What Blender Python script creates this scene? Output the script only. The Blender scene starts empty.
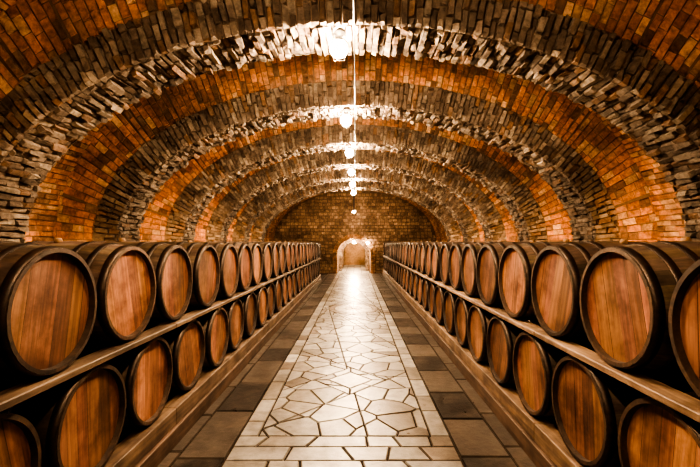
import bpy, math, random
from mathutils import Vector
random.seed(7)
S = bpy.context.scene
COL = S.collection

# ------------------------------------------------------------------ helpers
def rgb(c): return (c[0], c[1], c[2], 1.0)

class MB:
    """mesh builder"""
    def __init__(s): s.v=[]; s.f=[]; s.m=[]; s.c=[]; s.sm=[]
    def face(s, idx, mat=0, col=(1,1,1), smooth=False):
        s.f.append(idx); s.m.append(mat); s.c.append(col); s.sm.append(smooth)
    def poly(s, pts, mat=0, col=(1,1,1), smooth=False):
        b=len(s.v); s.v.extend(pts); s.face(tuple(range(b,b+len(pts))),mat,col,smooth)
    def box(s, x0,x1,y0,y1,z0,z1, mat=0, col=(1,1,1)):
        b=len(s.v)
        s.v += [(x0,y0,z0),(x1,y0,z0),(x1,y1,z0),(x0,y1,z0),(x0,y0,z1),(x1,y0,z1),(x1,y1,z1),(x0,y1,z1)]
        for q in [(3,2,1,0),(4,5,6,7),(0,1,5,4),(1,2,6,5),(2,3,7,6),(3,0,4,7)]:
            s.face(tuple(b+i for i in q),mat,col)
    def tube(s, pts, r, n=8, mat=0, col=(1,1,1)):
        rings=[]
        P=[Vector(p) for p in pts]
        for i,p in enumerate(P):
            t=(P[min(i+1,len(P)-1)]-P[max(i-1,0)]).normalized()
            a=t.cross(Vector((0,0,1)))
            if a.length<0.1: a=t.cross(Vector((0,1,0)))
            a.normalize(); c=t.cross(a)
            b=len(s.v)
            for k in range(n):
                w=2*math.pi*k/n
                s.v.append(tuple(p+a*math.cos(w)*r+c*math.sin(w)*r))
            rings.append(b)
        for i in range(len(rings)-1):
            for k in range(n):
                s.face((rings[i]+k,rings[i]+(k+1)%n,rings[i+1]+(k+1)%n,rings[i+1]+k),mat,col,True)
        s.face(tuple(rings[0]+k for k in range(n))[::-1],mat,col)
        s.face(tuple(rings[-1]+k for k in range(n)),mat,col)
    def lathe_z(s, prof, cx,cy,cz, n=16, mat=0, col=(1,1,1)):
        rings=[]
        for (r,z) in prof:
            b=len(s.v)
            for k in range(n):
                w=2*math.pi*k/n
                s.v.append((cx+r*math.cos(w),cy+r*math.sin(w),cz+z))
            rings.append(b)
        for i in range(len(rings)-1):
            for k in range(n):
                s.face((rings[i]+k,rings[i]+(k+1)%n,rings[i+1]+(k+1)%n,rings[i+1]+k),mat,col,True)
        s.face(tuple(rings[0]+k for k in range(n))[::-1],mat,col)
        s.face(tuple(rings[-1]+k for k in range(n)),mat,col)
    def mesh(s, name, mats):
        me=bpy.data.meshes.new(name)
        me.from_pydata(s.v,[],s.f)
        for m in mats: me.materials.append(m)
        me.polygons.foreach_set('material_index',s.m)
        me.polygons.foreach_set('use_smooth',s.sm)
        a=me.attributes.new('Col','FLOAT_COLOR','FACE')
        flat=[]
        for c in s.c: flat.extend((c[0],c[1],c[2],1.0))
        a.data.foreach_set('color',flat)
        me.update()
        return me
    def obj(s, name, mats, parent=None):
        o=bpy.data.objects.new(name,s.mesh(name,mats)); COL.objects.link(o)
        if parent: o.parent=parent
        return o

def newmat(name):
    m=bpy.data.materials.new(name); m.use_nodes=True
    nt=m.node_tree; bs=nt.nodes['Principled BSDF']
    return m,nt,bs
def N(nt,t,**kw):
    n=nt.nodes.new(t)
    for k,v in kw.items(): setattr(n,k,v)
    return n
def mathn(nt,op,a=None,b=None,c=None):
    n=nt.nodes.new('ShaderNodeMath'); n.operation=op
    for i,x in enumerate((a,b,c)):
        if x is None: continue
        if isinstance(x,(int,float)): n.inputs[i].default_value=x
        else: nt.links.new(x,n.inputs[i])
    return n.outputs[0]
def mixc(nt,fac,a,b,blend='MIX'):
    n=nt.nodes.new('ShaderNodeMix'); n.data_type='RGBA'; n.blend_type=blend
    if isinstance(fac,(int,float)): n.inputs[0].default_value=fac
    else: nt.links.new(fac,n.inputs[0])
    for i,x in ((6,a),(7,b)):
        if isinstance(x,tuple): n.inputs[i].default_value=rgb(x)
        else: nt.links.new(x,n.inputs[i])
    return n.outputs[2]
def ramp(nt,inp,stops):
    n=nt.nodes.new('ShaderNodeValToRGB')
    el=n.color_ramp.elements
    el[0].position=stops[0][0]; el[0].color=rgb(stops[0][1])
    el[1].position=stops[-1][0]; el[1].color=rgb(stops[-1][1])
    for p,c in stops[1:-1]:
        e=el.new(p); e.color=rgb(c)
    nt.links.new(inp,n.inputs[0]); return n.outputs[0]
def noise(nt,vec,scale,detail=4,rough=0.55):
    n=nt.nodes.new('ShaderNodeTexNoise'); n.inputs['Scale'].default_value=scale
    n.inputs['Detail'].default_value=detail; n.inputs['Roughness'].default_value=rough
    nt.links.new(vec,n.inputs['Vector']); return n.outputs[0]
def bump(nt,bs,h,strength,dist=0.01):
    n=nt.nodes.new('ShaderNodeBump'); n.inputs['Strength'].default_value=strength
    n.inputs['Distance'].default_value=dist
    nt.links.new(h,n.inputs['Height']); nt.links.new(n.outputs[0],bs.inputs['Normal'])

def attr_mat(name, lo, hi, nscale, rough, bscale, bstr, bdist=0.01, patch=None, patch2=None, spec=0.3, rough_var=0.0, big=(0.55,1.2)):
    m,nt,bs=newmat(name)
    tc=N(nt,'ShaderNodeTexCoord'); at=N(nt,'ShaderNodeAttribute',attribute_name='Col')
    ob=tc.outputs['Object']
    v=ramp(nt,noise(nt,ob,nscale,5,0.65),[(0.25,(lo,lo,lo)),(0.75,(hi,hi,hi))])
    c=mixc(nt,1.0,at.outputs['Color'],v,'MULTIPLY')
    bg=ramp(nt,noise(nt,ob,0.9,4,0.65),[(0.35,(big[0],big[0]*0.95,big[0]*0.9)),(0.65,(big[1],big[1]*0.98,big[1]*0.96))])
    c=mixc(nt,1.0,c,bg,'MULTIPLY')
    for pt in (patch,patch2):
        if not pt: continue
        pf=ramp(nt,noise(nt,ob,pt[1],6,0.7),[(0.50,(0,0,0)),(0.66,(1,1,1))])
        pf=mathn(nt,'MULTIPLY',pf,pt[2])
        c=mixc(nt,pf,c,pt[0])
    nt.links.new(c,bs.inputs['Base Color'])
    bs.inputs['Roughness'].default_value=rough
    bs.inputs['Specular IOR Level'].default_value=spec
    if rough_var>0:
        r=mathn(nt,'MULTIPLY_ADD',noise(nt,ob,6,5,0.6),rough_var,rough-rough_var*0.5)
        nt.links.new(r,bs.inputs['Roughness'])
    bump(nt,bs,noise(nt,ob,bscale,6,0.7),bstr,bdist)
    return m

M_BRICK=attr_mat('vault_brick',0.35,1.5,14,0.85,40,1.0,0.018,patch=((0.10,0.055,0.035),1.3,0.7),patch2=((0.40,0.28,0.19),5.0,0.35),big=(0.42,1.2))
M_RIB=attr_mat('rib_brick',0.35,1.5,22,0.85,40,1.0,0.018,patch=((0.30,0.25,0.20),3.2,0.3),patch2=((0.045,0.032,0.025),1.3,0.6))
M_MORTAR=attr_mat('mortar',0.6,1.2,8,0.95,60,0.7,0.01)
M_SLAB=attr_mat('floor_slab',0.45,1.3,7,0.34,18,0.5,0.008,patch=((0.13,0.10,0.08),2.3,0.45),spec=0.45,rough_var=0.35,big=(0.65,1.15))

def wood_mat(name, along, dark, light, rough=0.6, stain=(0.45,0.41,0.38)):
    m,nt,bs=newmat(name)
    tc=N(nt,'ShaderNodeTexCoord'); mp=N(nt,'ShaderNodeMapping')
    mp.inputs['Scale'].default_value=along
    nt.links.new(tc.outputs['Object'],mp.inputs['Vector'])
    g=noise(nt,mp.outputs[0],1.0,6,0.65)
    at=N(nt,'ShaderNodeAttribute',attribute_name='Col')
    c=ramp(nt,g,[(0.3,dark),(0.7,light)])
    c=mixc(nt,1.0,c,at.outputs['Color'],'MULTIPLY')
    oi=N(nt,'ShaderNodeObjectInfo')
    sh=N(nt,'ShaderNodeVectorMath',operation='ADD'); cb=N(nt,'ShaderNodeCombineXYZ')
    off=mathn(nt,'MULTIPLY',oi.outputs['Random'],37.0)
    for i in range(3): nt.links.new(off,cb.inputs[i])
    nt.links.new(tc.outputs['Object'],sh.inputs[0]); nt.links.new(cb.outputs[0],sh.inputs[1])
    st=ramp(nt,noise(nt,sh.outputs[0],3.2,5,0.65),[(0.36,stain),(0.60,(1.08,1.08,1.08))])
    c=mixc(nt,1.0,c,st,'MULTIPLY')
    k=mathn(nt,'MULTIPLY_ADD',oi.outputs['Random'],0.65,0.62)
    cx=N(nt,'ShaderNodeCombineColor')
    for i in range(3): nt.links.new(k,cx.inputs[i])
    c=mixc(nt,1.0,c,cx.outputs[0],'MULTIPLY')
    nt.links.new(c,bs.inputs['Base Color'])
    bs.inputs['Roughness'].default_value=rough
    bump(nt,bs,g,0.5,0.004)
    return m
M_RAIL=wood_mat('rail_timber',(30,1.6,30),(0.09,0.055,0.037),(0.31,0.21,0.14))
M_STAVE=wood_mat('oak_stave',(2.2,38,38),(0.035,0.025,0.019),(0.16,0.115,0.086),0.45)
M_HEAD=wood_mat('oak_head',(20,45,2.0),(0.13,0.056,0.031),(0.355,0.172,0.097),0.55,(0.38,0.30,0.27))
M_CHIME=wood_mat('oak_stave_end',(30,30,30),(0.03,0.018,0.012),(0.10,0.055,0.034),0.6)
M_HOOP,nt,bs=newmat('hoop_steel')
bs.inputs['Metallic'].default_value=0.7
tc=N(nt,'ShaderNodeTexCoord')
nt.links.new(ramp(nt,noise(nt,tc.outputs['Object'],14,5,0.7),[(0.35,(0.035,0.03,0.028)),(0.7,(0.09,0.06,0.045))]),bs.inputs['Base Color'])
nt.links.new(mathn(nt,'MULTIPLY_ADD',noise(nt,tc.outputs['Object'],9,4,0.6),0.4,0.25),bs.inputs['Roughness'])
M_BUNG,nt,bs=newmat('bung_cork'); bs.inputs['Base Color'].default_value=(0.22,0.13,0.07,1); bs.inputs['Roughness'].default_value=0.8
M_DARK,nt,bs=newmat('lamp_iron'); bs.inputs['Base Color'].default_value=(0.03,0.028,0.026,1); bs.inputs['Roughness'].default_value=0.5; bs.inputs['Metallic'].default_value=0.6
def emis(name,col,st):
    m,nt,bs=newmat(name); bs.inputs['Base Color'].default_value=(0.8,0.8,0.8,1)
    bs.inputs['Emission Color'].default_value=rgb(col); bs.inputs['Emission Strength'].default_value=st
    return m

# ------------------------------------------------------------------ profiles
class Prof:
    def __init__(s,pts):
        s.p=pts; s.L=[0]
        for a,b in zip(pts,pts[1:]): s.L.append(s.L[-1]+math.hypot(b[0]-a[0],b[1]-a[1]))
        s.len=s.L[-1]
    def at(s,d):
        import bisect
        i=max(0,min(len(s.p)-2,bisect.bisect_right(s.L,d)-1))
        a,b=s.p[i],s.p[i+1]; l=s.L[i+1]-s.L[i]; t=(d-s.L[i])/l
        tx,tz=(b[0]-a[0])/l,(b[1]-a[1])/l
        return a[0]+(b[0]-a[0])*t, a[1]+(b[1]-a[1])*t, -tz, tx
def arch(cx,a,b,zs,n=96,legs=True):
    pts=[]
    if legs: pts.append((cx+a,0.0))
    for i in range(n+1):
        w=math.pi*i/n
        pts.append((cx+a*math.cos(w),zs+b*math.sin(w)))
    if legs: pts.append((cx-a,0.0))
    return Prof(pts)

def jit(a): return random.uniform(-a,a)
def brick_col(kind):
    r=random.random()
    if kind=='vault':
        if r<0.45: c=(0.41,0.195,0.095)
        elif r<0.70: c=(0.31,0.142,0.07)
        elif r<0.85: c=(0.47,0.30,0.175)
        else: c=(0.15,0.085,0.055)
    elif kind=='face':
        if r<0.5: c=(0.38,0.20,0.10)
        elif r<0.8: c=(0.28,0.15,0.08)
        else: c=(0.40,0.28,0.18)
    elif kind=='rib':
        if r<0.45: c=(0.155,0.122,0.097)
        elif r<0.7: c=(0.10,0.075,0.058)
        elif r<0.86: c=(0.24,0.20,0.16)
        else: c=(0.17,0.105,0.068)
    elif kind=='end':
        if r<0.6: c=(0.24,0.16,0.11)
        else: c=(0.32,0.22,0.15)
    k=random.uniform(0.75,1.25)
    return (c[0]*k,c[1]*k,c[2]*k)

def brick_sheet(mb,mapf,s0,s1,t0,t1,ch,bl,depth,dj,kind,gap=0.006,skip=None,mat=0,pj=0.003,lv=0.15):
    nc=max(1,round((s1-s0)/ch)); h=(s1-s0)/nc
    for i in range(nc):
        sa=s0+i*h+gap; sb=s0+(i+1)*h-gap
        t=t0-(random.random()*bl if (t1-t0)>bl*2.2 else (i%2)*bl*0.5)
        while t<t1-0.01:
            l=bl*random.uniform(1-lv,1+lv)
            ta=max(t,t0)+gap; tb=min(t+l,t1)-gap; t+=l
            if tb-ta<0.02: continue
            if skip and skip((sa+sb)/2,(ta+tb)/2): continue
            d=depth+jit(dj); b=len(mb.v); e=0.005
            for (a,c) in ((sa,ta),(sb,ta),(sb,tb),(sa,tb)):
                mb.v.append(mapf(a,c,0.0))
            tl=jit(dj*0.5); tk=jit(dj*0.5)
            q=((sa+e,ta+e,tl),(sb-e,ta+e,tk),(sb-e,tb-e,-tl),(sa+e,tb-e,-tk))
            for (a,c,o) in q:
                mb.v.append(mapf(a+jit(pj),c+jit(pj),d+o))
            col=brick_col(kind)
            for f in ((4,5,6,7),(0,1,5,4),(1,2,6,5),(2,3,7,6),(3,0,4,7)):
                mb.face(tuple(b+k for k in f),mat,col)

def sheet_back(mb,P,s0,s1,y0,y1,mat,col,n=80,off=0.0):
    b=len(mb.v)
    for i in range(n+1):
        x,z,nx,nz=P.at(s0+(s1-s0)*i/n)
        mb.v.append((x+nx*off,y0,z+nz*off)); mb.v.append((x+nx*off,y1,z+nz*off))
    for i in range(n):
        mb.face((b+2*i,b+2*i+1,b+2*i+3,b+2*i+2),mat,col)
MORT=(0.15,0.105,0.075)

ZS=1.70
Y0,Y1,Y2=-3.2,13.85,22.0
PV=arch(0,3.82,2.66,ZS)
legl=ZS
def surf(P):
    def f(s,t,d):
        x,z,nx,nz=P.at(s); return (x+nx*d,t,z+nz*d)
    return f
PE=arch(-0.05,4.4,2.85,ZS)
CEIL=None
for nm,rng in (('wall_right',0),('ceiling',1),('wall_left',2)):
    mb=MB()
    for P,ya,yb in ((PV,Y0,Y1),(PE,Y1,Y2)):
        a,b={0:(0,legl),1:(legl,P.len-legl),2:(P.len-legl,P.len)}[rng]
        sheet_back(mb,P,a,b,ya,yb,1,MORT)
        brick_sheet(mb,surf(P),a,b,ya,yb,0.066,0.20,0.015,0.012,'vault',gap=0.0045,pj=0.006,lv=0.28)
    o=mb.obj(nm,[M_BRICK,M_MORTAR])
    if nm=='ceiling': CEIL=o

def strip_between(mb,A,B,y,n,mat,col):
    for i in range(n):
        a0=A.at(A.len*i/n); a1=A.at(A.len*(i+1)/n-1e-6); b0=B.at(B.len*i/n); b1=B.at(B.len*(i+1)/n-1e-6)
        mb.poly([(a0[0],y,a0[1]),(a1[0],y,a1[1]),(b1[0],y,b1[1]),(b0[0],y,b0[1])],mat,col)
mb=MB(); strip_between(mb,PV,PE,Y1,160,0,(0.25,0.12,0.06)); mb.obj('wall_step',[M_MORTAR])
def in_arch(x,z,cx,a,b,zs,legs=True):
    if z<=zs: return abs(x-cx)<a
    return ((x-cx)/a)**2+((z-zs)/b)**2<1
mb=MB()
mb.poly([(p[0],Y0,p[1]) for p in PV.p],1,MORT)
brick_sheet(mb,lambda s,t,d:(t,Y0+d,s),0,4.25,-3.7,3.7,0.078,0.25,0.014,0.008,'vault',skip=lambda s,t: not in_arch(t,s,0,3.68,2.52,ZS))
mb.obj('wall_near',[M_BRICK,M_MORTAR])

DX,DA,DZ=-0.11,0.92,0.97
PD=arch(DX,DA,DA,DZ,48)
mb=MB(); strip_between(mb,PD,PE,Y2,160,1,MORT)
brick_sheet(mb,lambda s,t,d:(t,Y2-d,s),0,4.5,-4.5,4.5,0.17,0.22,0.06,0.04,'end',gap=0.016,
    skip=lambda s,t:(not in_arch(t,s,-0.05,4.3,2.72,ZS)) or in_arch(t,s,DX,DA+0.24,DA+0.24,DZ),pj=0.012)
WF=mb.obj('wall_far',[M_BRICK,M_MORTAR])
mb=MB()
def facemap(P,y,sgn):
    def f(s,r,d):
        x,z,nx,nz=P.at(s); return (x-nx*r,y+sgn*d,z-nz*r)
    return f
brick_sheet(mb,facemap(PD,Y2,-1),0,PD.len,0.0,0.24,0.085,0.24,0.07,0.015,'face')
mb.obj('door_1',[M_RIB,M_MORTAR],WF)
mb=MB()
sheet_back(mb,PD,0,PD.len,Y2,Y2+8,1,(0.34,0.22,0.13))
brick_sheet(mb,surf(PD),0,PD.len,Y2,Y2+8,0.09,0.25,0.015,0.008,'end')
for yy in (Y2+1.9,Y2+4.2,Y2+6.4):
    PI=arch(DX,DA-0.19,DA-0.19,DZ,48)
    sheet_back(mb,PI,0,PI.len,yy,yy+0.35,1,MORT,50)
    brick_sheet(mb,surf(PI),0,PI.len,yy,yy+0.35,0.09,0.2,0.02,0.01,'rib')
    brick_sheet(mb,facemap(PI,yy,-1),0,PI.len,0.0,0.2,0.09,0.2,0.02,0.01,'rib')
mb.poly([(p[0],Y2+8,p[1]) for p in PD.p],1,(0.3,0.19,0.11))
mb.obj('wall_passage',[M_BRICK,M_MORTAR])

# ------------------------------------------------------------------ ribs (part of the vaulted ceiling)
SP=1.94; RW=0.50
PR=arch(0,3.03,1.74,ZS)
for k in range(-2,6):
    ya=3.22+SP*k; yb=ya+RW
    mb=MB()
    sheet_back(mb,PR,0,PR.len,ya,yb,1,MORT,100,-0.004)
    strip_between(mb,PR,PV,ya,120,1,MORT); strip_between(mb,PR,PV,yb,120,1,MORT)
    brick_sheet(mb,surf(PR),0,PR.len,ya,yb,0.056,0.155,0.026,0.025,'rib',gap=0.0035,pj=0.010,lv=0.35)
    brick_sheet(mb,facemap(PR,ya,-1),0,PR.len,-0.03,0.30,0.058,0.15,0.032,0.023,'rib',gap=0.0035,pj=0.010,lv=0.3)
    brick_sheet(mb,facemap(PR,ya,-1),0,PR.len,0.30,0.92,0.066,0.16,0.012,0.006,'vault',gap=0.0045,pj=0.006)
    brick_sheet(mb,facemap(PR,yb,1),0,PR.len,-0.015,0.90,0.07,0.15,0.02,0.012,'rib',gap=0.005)
    mb.obj('vault_rib',[M_RIB,M_MORTAR],CEIL)

# ------------------------------------------------------------------ floor
def clip(poly,nx,ny,d):
    out=[]
    n=len(poly)
    for i in range(n):
        a=poly[i]; b=poly[(i+1)%n]
        da=a[0]*nx+a[1]*ny-d; db=b[0]*nx+b[1]*ny-d
        if da<=0: out.append(a)
        if (da<0<db) or (db<0<da):
            t=da/(da-db); out.append((a[0]+(b[0]-a[0])*t,a[1]+(b[1]-a[1])*t))
    return out
def area(p): return 0.5*sum(p[i][0]*p[(i+1)%len(p)][1]-p[(i+1)%len(p)][0]*p[i][1] for i in range(len(p)))
def inset(p,g):
    out=p
    n=len(p)
    for i in range(n):
        a=p[i]; b=p[(i+1)%n]; ex,ey=b[0]-a[0],b[1]-a[1]; l=math.hypot(ex,ey)
        if l<1e-6: continue
        nx,ny=ey/l,-ex/l
        out=clip(out,nx,ny,a[0]*nx+a[1]*ny-g)
        if len(out)<3: return []
    return out
fl=MB()
fl.poly([(-4.5,Y0,0),(4.5,Y0,0),(4.5,Y2+8,0),(-4.5,Y2+8,0)],1,(0.03,0.02,0.014))
def slab(p,col,gap=0.008,h=0.012):
    if len(p)<3: return
    if area(p)<0: p=p[::-1]
    if area(p)<0.0008: return
    o=inset(p,gap)
    if len(o)<3: return
    hh=h+jit(0.0015)
    cx=sum(q[0] for q in o)/len(o); cy=sum(q[1] for q in o)/len(o)
    rad=max(0.03,math.sqrt(abs(area(o))) )
    f=max(0.5,1-0.010/rad)
    b=len(fl.v); n=len(o)
    tx,ty=jit(0.009),jit(0.009)
    for q in o: fl.v.append((q[0],q[1],0.0))
    for q in o:
        x=cx+(q[0]-cx)*f; y=cy+(q[1]-cy)*f
        fl.v.append((x,y,hh+(x-cx)*tx+(y-cy)*ty))
    fl.face(tuple(b+n+i for i in range(n)),0,col)
    for i in range(n): fl.face((b+i,b+(i+1)%n,b+n+(i+1)%n,b+n+i),0,col)
def scol():
    r=random.random()
    if r<0.45: c=(0.33,0.325,0.315)
    elif r<0.72: c=(0.24,0.225,0.205)
    elif r<0.86: c=(0.42,0.42,0.41)
    else: c=(0.16,0.135,0.115)
    k=random.uniform(0.75,1.12); return tuple(x*k for x in c)
XL,XR=-1.02,0.82
YR=3.55
for xa,xb in ((XL,XL+0.17),(XR-0.17,XR)):
    y=YR
    while y<Y2:
        l=random.uniform(0.25,0.55); slab([(xa,y),(xb,y),(xb,y+l),(xa,y+l)],scol()); y+=l
y=Y0
while y<YR-0.02:
    l=random.uniform(0.2,0.30)
    if YR-y-l<0.15: l=YR-y
    x=XL; sk0=0.0
    while x<XR-0.01:
        w=random.uniform(0.22,0.48)
        if XR-x-w<0.15: w=XR-x; sk=0
        else: sk=jit(0.05)
        if w>0.3 and l>0.24 and random.random()<0.3:
            m=l*random.uniform(0.4,0.6)
            slab([(x-sk0,y),(x+w-sk,y),(x+w,y+m),(x,y+m)],scol()); slab([(x,y+m),(x+w,y+m),(x+w+sk,y+l),(x+sk0,y+l)],scol())
        else: slab([(x-sk0,y),(x+w-sk,y),(x+w+sk,y+l),(x+sk0,y+l)],scol())
        x+=w; sk0=sk
    y+=l
C=(XL+XR)/2+0.03
dia=[(C,5.0-0.48),(C+0.44,5.0),(C,5.0+0.48),(C-0.44,5.0)]
med=[(C+0.62*math.cos(2*math.pi*i/20),10.4+0.85*math.sin(2*math.pi*i/20)) for i in range(20)]
holes=[dia,med]
x0,x1,ya,yb=XL+0.17,XR-0.17,YR,Y2
seeds=[]
gy=ya-0.2; row=0
while gy<yb+0.2:
    g=x0-0.15+(row%2)*0.17
    while g<x1+0.2:
        seeds.append((g+jit(0.18),gy+jit(0.16))); g+=0.35
    gy+=0.31; row+=1
for i,s in enumerate(seeds):
    p=[(x0,ya),(x1,ya),(x1,yb),(x0,yb)]
    for q in seeds:
        dx,dy=q[0]-s[0],q[1]-s[1]
        if (dx==0 and dy==0) or abs(dx)>1.5 or abs(dy)>1.5: continue
        l=math.hypot(dx,dy); nx,ny=dx/l,dy/l
        p=clip(p,nx,ny,((s[0]+q[0])*nx+(s[1]+q[1])*ny)/2)
        if len(p)<3: break
    if len(p)<3: continue
    pieces=[p]
    for H in holes:
        new=[]
        for pc in pieces:
            rest=pc
            for j in range(len(H)):
                a=H[j]; b=H[(j+1)%len(H)]; ex,ey=b[0]-a[0],b[1]-a[1]; l=math.hypot(ex,ey)
                nx,ny=ey/l,-ex/l; d=a[0]*nx+a[1]*ny
                o=clip(rest,-nx,-ny,-d)
                if len(o)>=3 and area(o)>0.001: new.append(o)
                rest=clip(rest,nx,ny,d)
                if len(rest)<3: break
        pieces=new
    for pc in pieces: slab(pc,scol())
def shards(D,m):
    pcs=[D]
    for _ in range(m):
        pcs.sort(key=lambda q:-abs(area(q))); q=pcs.pop(0)
        cx=sum(a[0] for a in q)/len(q)+jit(0.04); cy=sum(a[1] for a in q)/len(q)+jit(0.04)
        w=random.uniform(0,math.pi); nx,ny=math.cos(w),math.sin(w); d=cx*nx+cy*ny
        pcs += [clip(q,nx,ny,d),clip(q,-nx,-ny,-d)]
    return pcs
inn=[(C+(x-C)*0.62,5.0+(y-5.0)*0.62) for x,y in dia]
slab(inn,(0.40,0.395,0.38))
for i in range(4):
    a,b=dia[i],dia[(i+1)%4]; c,d=inn[(i+1)%4],inn[i]
    for q in shards([a,b,c,d],1): slab(q,scol())
for r0,r1,cc in ((0.78,1.0,(0.16,0.12,0.09)),(0.35,0.78,(0.34,0.31,0.28)),(0.0,0.35,(0.18,0.135,0.10))):
    for i in range(20):
        a=med[i]; b=med[(i+1)%20]
        f=lambda p,r:(C+(p[0]-C)*r,10.4+(p[1]-10.4)*r)
        k=random.uniform(0.85,1.15); cl=tuple(x*k for x in cc)
        if r0==0: slab([f(a,r1),f(b,r1),(C,10.4)],cl,0.003)
        else: slab([f(a,r0),f(a,r1),f(b,r1),f(b,r0)],cl,0.004)
for xa,xb,ka,kb in ((-1.40,XL,-1.505,-1.40),(XR,1.22,1.22,1.365)):
    y=Y0; i=0
    while y<Y2:
        l=random.uniform(0.6,0.95)
        c=(0.024,0.021,0.020) if i%2 else (0.085,0.073,0.064)
        k=random.uniform(0.8,1.2)
        slab([(xa,y),(xb,y),(xb,y+l),(xa,y+l)],tuple(q*k for q in c))
        y+=l; i+=1
    y=Y0
    while y<Y2:
        l=random.uniform(0.6,1.0); k=random.uniform(0.8,1.2); slab([(ka,y),(kb,y),(kb,y+l),(ka,y+l)],(0.07*k,0.058*k,0.050*k)); y+=l
y=Y2
while y<Y2+7.9:
    for j in range(4):
        xa=DX-DA+0.02+j*0.44; slab([(xa,y),(xa+0.44,y),(xa+0.44,y+0.4),(xa,y+0.4)],scol())
    y+=0.4
fl.obj('floor',[M_SLAB,M_MORTAR])

# ------------------------------------------------------------------ barrels
RB,RH,LB=0.363,0.322,0.95
def rad(x):
    t=x/LB; return RB-(RB-RH)*(2*t-1)**2
def make_barrel(seed):
    rnd=random.Random(seed); mb=MB()
    NS=26; SUB=4; n=NS*SUB
    tint=[]
    for i in range(NS):
        k=rnd.uniform(0.6,1.4); tint.append((k,k*rnd.uniform(0.93,1.05),k*rnd.uniform(0.9,1.05)))
    xs=[0,0.03,0.08,0.16,0.25,0.35,0.475,0.60,0.70,0.79,0.87,0.92,LB]
    def ring(x,r,groove=0.0025):
        b=len(mb.v)
        for k in range(n):
            w=2*math.pi*k/n
            rr=r-(groove if k%SUB==0 else 0)
            mb.v.append((-x,rr*math.cos(w),rr*math.sin(w)))
        return b
    rings=[ring(x,rad(x)) for x in xs]
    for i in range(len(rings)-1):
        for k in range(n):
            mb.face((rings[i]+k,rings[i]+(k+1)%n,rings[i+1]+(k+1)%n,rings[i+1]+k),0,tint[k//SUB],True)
    for x,dirn in ((0.0,-1),(LB,1)):
        a=ring(x,rad(x)); b=ring(x,rad(x)-0.022,0.0)
        inner_x = 0.036 if dirn<0 else LB-0.036
        c=ring(inner_x,rad(x)-0.026,0.0)
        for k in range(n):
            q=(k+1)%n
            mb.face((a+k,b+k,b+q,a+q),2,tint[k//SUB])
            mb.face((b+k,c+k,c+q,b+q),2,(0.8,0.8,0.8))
        R=rad(x)-0.024; yy=-R; sgn=1 if dirn<0 else -1
        while yy<R-0.001:
            w=rnd.uniform(0.075,0.12); y2=min(yy+w,R)
            if R-y2<0.04: y2=R
            g=0.0013; ya,yb=yy+g,y2-g
            pts=[]; m=6
            for j in range(m+1):
                y=ya+(yb-ya)*j/m; pts.append((y,math.sqrt(max(0,R*R-y*y))))
            outl=[(p[0],p[1]) for p in pts]+[(p[0],-p[1]) for p in reversed(pts)]
            X=-inner_x+sgn*(0.002+rnd.uniform(-0.001,0.001))
            k=rnd.uniform(0.68,1.28); cl=(k,k*rnd.uniform(0.90,1.05),k*rnd.uniform(0.86,1.06))
            P=[(X,p[0],p[1]) for p in outl]
            if sgn>0: P=P[::-1]
            mb.poly(P,1,cl)
            yy=y2
        P=[(-inner_x-sgn*0.004,R*math.cos(2*math.pi*k/48),R*math.sin(2*math.pi*k/48)) for k in range(48)]
        mb.poly(P,2,(0.3,0.3,0.3))
    m=64
    for (xa,xb) in ((0.004,0.050),(0.125,0.165),(0.255,0.295),(LB-0.295,LB-0.255),(LB-0.165,LB-0.125),(LB-0.05,LB-0.004)):
        prof=[(xa,rad(xa)-0.003),(xa,rad(xa)+0.004),((xa+xb)/2,rad((xa+xb)/2)+0.0045),(xb,rad(xb)+0.004),(xb,rad(xb)-0.003)]
        rs=[]
        for (x,r) in prof:
            b=len(mb.v)
            for k in range(m):
                w=2*math.pi*k/m; mb.v.append((-x,r*math.cos(w),r*math.sin(w)))
            rs.append(b)
        for i in range(len(rs)-1):
            for k in range(m):
                mb.face((rs[i]+k,rs[i]+(k+1)%m,rs[i+1]+(k+1)%m,rs[i+1]+k),3,(1,1,1),i in(1,2))
        for dz in (-0.012,0.012):
            mb.box(-(xa+xb)/2-0.004,-(xa+xb)/2+0.004,0.05+dz-0.004,0.05+dz+0.004,0.3,math.sqrt(rad(xa)**2-0.0025)+0.007,3)
    mb.lathe_z([(0.024,0),(0.026,0.012),(0.022,0.03),(0.012,0.034)],-LB/2,0,RB-0.006,14,4)
    return mb.mesh('wine_barrel',[M_STAVE,M_HEAD,M_CHIME,M_HOOP,M_BUNG])
BM=[make_barrel(i) for i in range(7)]
XLH,XRH=-1.55,1.41
ZU,ZL=1.345,0.63
STEP=0.73
def place(side,y0,z,yend):
    y=y0
    while y<yend:
        o=bpy.data.objects.new('wine_barrel',random.choice(BM)); COL.objects.link(o)
        if side<0: o.location=(XLH+jit(0.015),y,z); o.rotation_euler=(jit(0.3),0,jit(0.012))
        else: o.location=(XRH+jit(0.015),y,z); o.rotation_euler=(jit(0.3),0,math.pi+jit(0.012))
        y+=STEP
place(-1,2.13-2*STEP,ZU,17.6); place(-1,3.17-3*STEP,ZL,17.6)
place(1,2.25-2*STEP,ZU,20.9); place(1,2.62-2*STEP,ZL,20.9)
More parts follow.
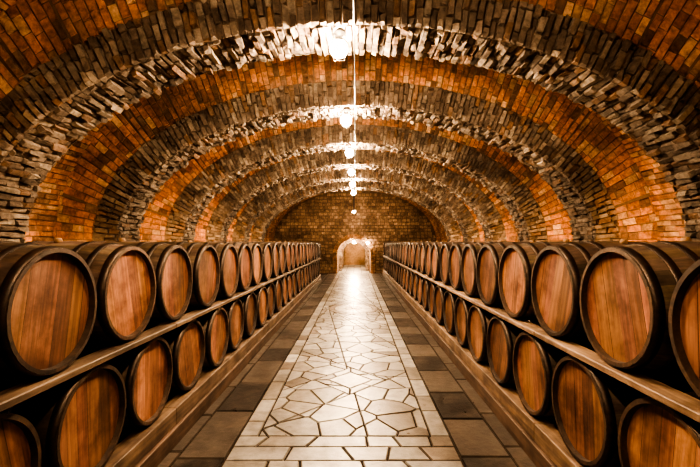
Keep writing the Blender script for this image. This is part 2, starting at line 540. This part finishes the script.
def rack(side,xh,yend):
    root=bpy.data.objects.new('barrel_rack',None); COL.objects.link(root)
    def bx(mb,xa,xb,*r,**k):
        a,b=(xh+side*xa,xh+side*xb); mb.box(min(a,b),max(a,b),*r,**k)
    ys=0.15
    up=MB(); lo=MB(); sl=MB()
    for xa in (-0.025,0.76):
        y=ys
        while y<yend:
            l=min(random.uniform(2.6,3.6),yend-y); k=random.uniform(0.8,1.15)
            bx(up,xa,xa+0.13,y+0.003,y+l-0.003,0.967,1.006,col=(k,k,k))
            k=random.uniform(0.8,1.15)
            bx(lo,xa,xa+0.14,y+0.003,y+l-0.003,0.15,0.291,col=(k,k,k)); y+=l
    bx(sl,-0.05,0.06,ys,yend,0,0.148,col=(0.5,0.45,0.45))
    y=ys+0.3
    while y<yend:
        bx(sl,0.062,0.9,y,y+0.12,0.0,0.148,col=(0.7,0.7,0.7)); y+=1.46
    up.obj('upper_rail',[M_RAIL],root); lo.obj('lower_beam',[M_RAIL],root); sl.obj('sleeper',[M_RAIL],root)
    for ch in root.children:
        bv=ch.modifiers.new('bev','BEVEL'); bv.width=0.005; bv.segments=1
rack(-1,XLH,17.75); rack(1,XRH,21.0)

# ------------------------------------------------------------------ lamps
def bulb_strength(power,r): return power/(math.pi*4*math.pi*r*r)
RBULB=0.070
EM={}
def lamp(x,y,z,top,power,col=(1.0,0.72,0.44),name='ceiling_lamp'):
    root=bpy.data.objects.new(name,None); root.location=(x,y,z); COL.objects.link(root)
    mb=MB()
    mb.lathe_z([(0.06,top),(0.06,top-0.02),(0.03,top-0.03),(0.03,0.075),(0.038,0.06),(0.032,0.055)],0,0,0,14)
    for k in range(4):
        w=math.pi/4+k*math.pi/2
        mb.tube([(0.036*math.cos(w),0.036*math.sin(w),0.065),(0.083*math.cos(w),0.083*math.sin(w),0.03),(0.088*math.cos(w),0.088*math.sin(w),-0.02),(0.055*math.cos(w),0.055*math.sin(w),-0.08),(0.0,0.0,-0.095)],0.001,5)
    mb.obj('lamp_cage',[M_DARK],root)
    key=(power,col)
    if key not in EM: EM[key]=emis('bulb_glow',col,bulb_strength(power,RBULB))
    mb=MB(); r=RBULB
    mb.lathe_z([(r*math.sin(math.pi*j/9+0.05 if j<9 else 3.10),r*math.cos(math.pi*j/9+0.05 if j<9 else 3.10)) for j in range(10)],0,0,0,14)
    mb.obj('bulb',[EM[key]],root)
for k in range(-2,6):
    lamp(-0.14+0.012*max(k,0),3.32+SP*k,ZS+1.57,0.14,{-2:100,-1:220}.get(k,390))
lamp(-0.1,17.0,ZS+2.1,0.69,280)
lamp(-0.1,20.2,ZS+1.5,1.29,220)
lamp(0.62,21.78,1.66,0.12,70,name='wall_lamp')
lamp(DX,23.0,1.68,0.19,480,name='passage_lamp')
lamp(DX,25.4,1.68,0.19,380,name='passage_lamp')
lamp(DX,28.9,1.66,0.19,140,name='passage_lamp')
mb=MB()
mb.tube([(-0.02,Y0,ZS+1.675)]+[(-0.02+jit(0.01),Y0+0.97*i,ZS+1.675-(0.02 if i%2 else 0)) for i in range(1,17)],0.006,8)
mb.obj('electric_cable',[M_DARK],CEIL)
def uplight(x,y,z,power,side):
    root=bpy.data.objects.new('wall_uplight',None); root.location=(x,y,z); COL.objects.link(root)
    mb=MB()
    mb.lathe_z([(0.03,-0.09),(0.05,-0.08),(0.085,-0.01),(0.09,0.0),(0.082,0.0),(0.05,-0.06)],0,0,0,18)
    mb.box(-0.015,0.015,-0.015,0.015,-0.16,-0.08)
    mb.box(min(0,side*0.50),max(0,side*0.50),-0.012,0.012,-0.16,-0.14)
    mb.obj('bowl',[M_DARK],root)
    ld=bpy.data.lights.new('uplight_bulb','POINT'); ld.energy=power; ld.color=(1.0,0.58,0.27); ld.shadow_soft_size=0.04
    lo=bpy.data.objects.new('uplight_bulb',ld); COL.objects.link(lo); lo.parent=root; lo.location=(0,0,0.0)
for k in range(-1,6):
    yc=3.47+SP*k-SP/2
    for side in (-1,1):
        p=75
        if k==1 and side<0: p=40
        uplight(side*3.3,yc,1.50,p,side)

# ------------------------------------------------------------------ world, camera
w=bpy.data.worlds.new('World'); S.world=w; w.use_nodes=True
w.node_tree.nodes['Background'].inputs[0].default_value=(0.02,0.012,0.008,1)
cd=bpy.data.cameras.new('camera'); cam=bpy.data.objects.new('camera',cd); COL.objects.link(cam)
cam.location=(0,0,1.70); cam.rotation_euler=(math.radians(90),0,0)
cd.sensor_width=36; cd.lens=36*408/700
cd.shift_x=-6/700; cd.shift_y=8.5/700
cd.clip_start=0.05
S.camera=cam
S.view_settings.view_transform='AgX'
try: S.view_settings.look='AgX - Very High Contrast'
except Exception as e: print(e)
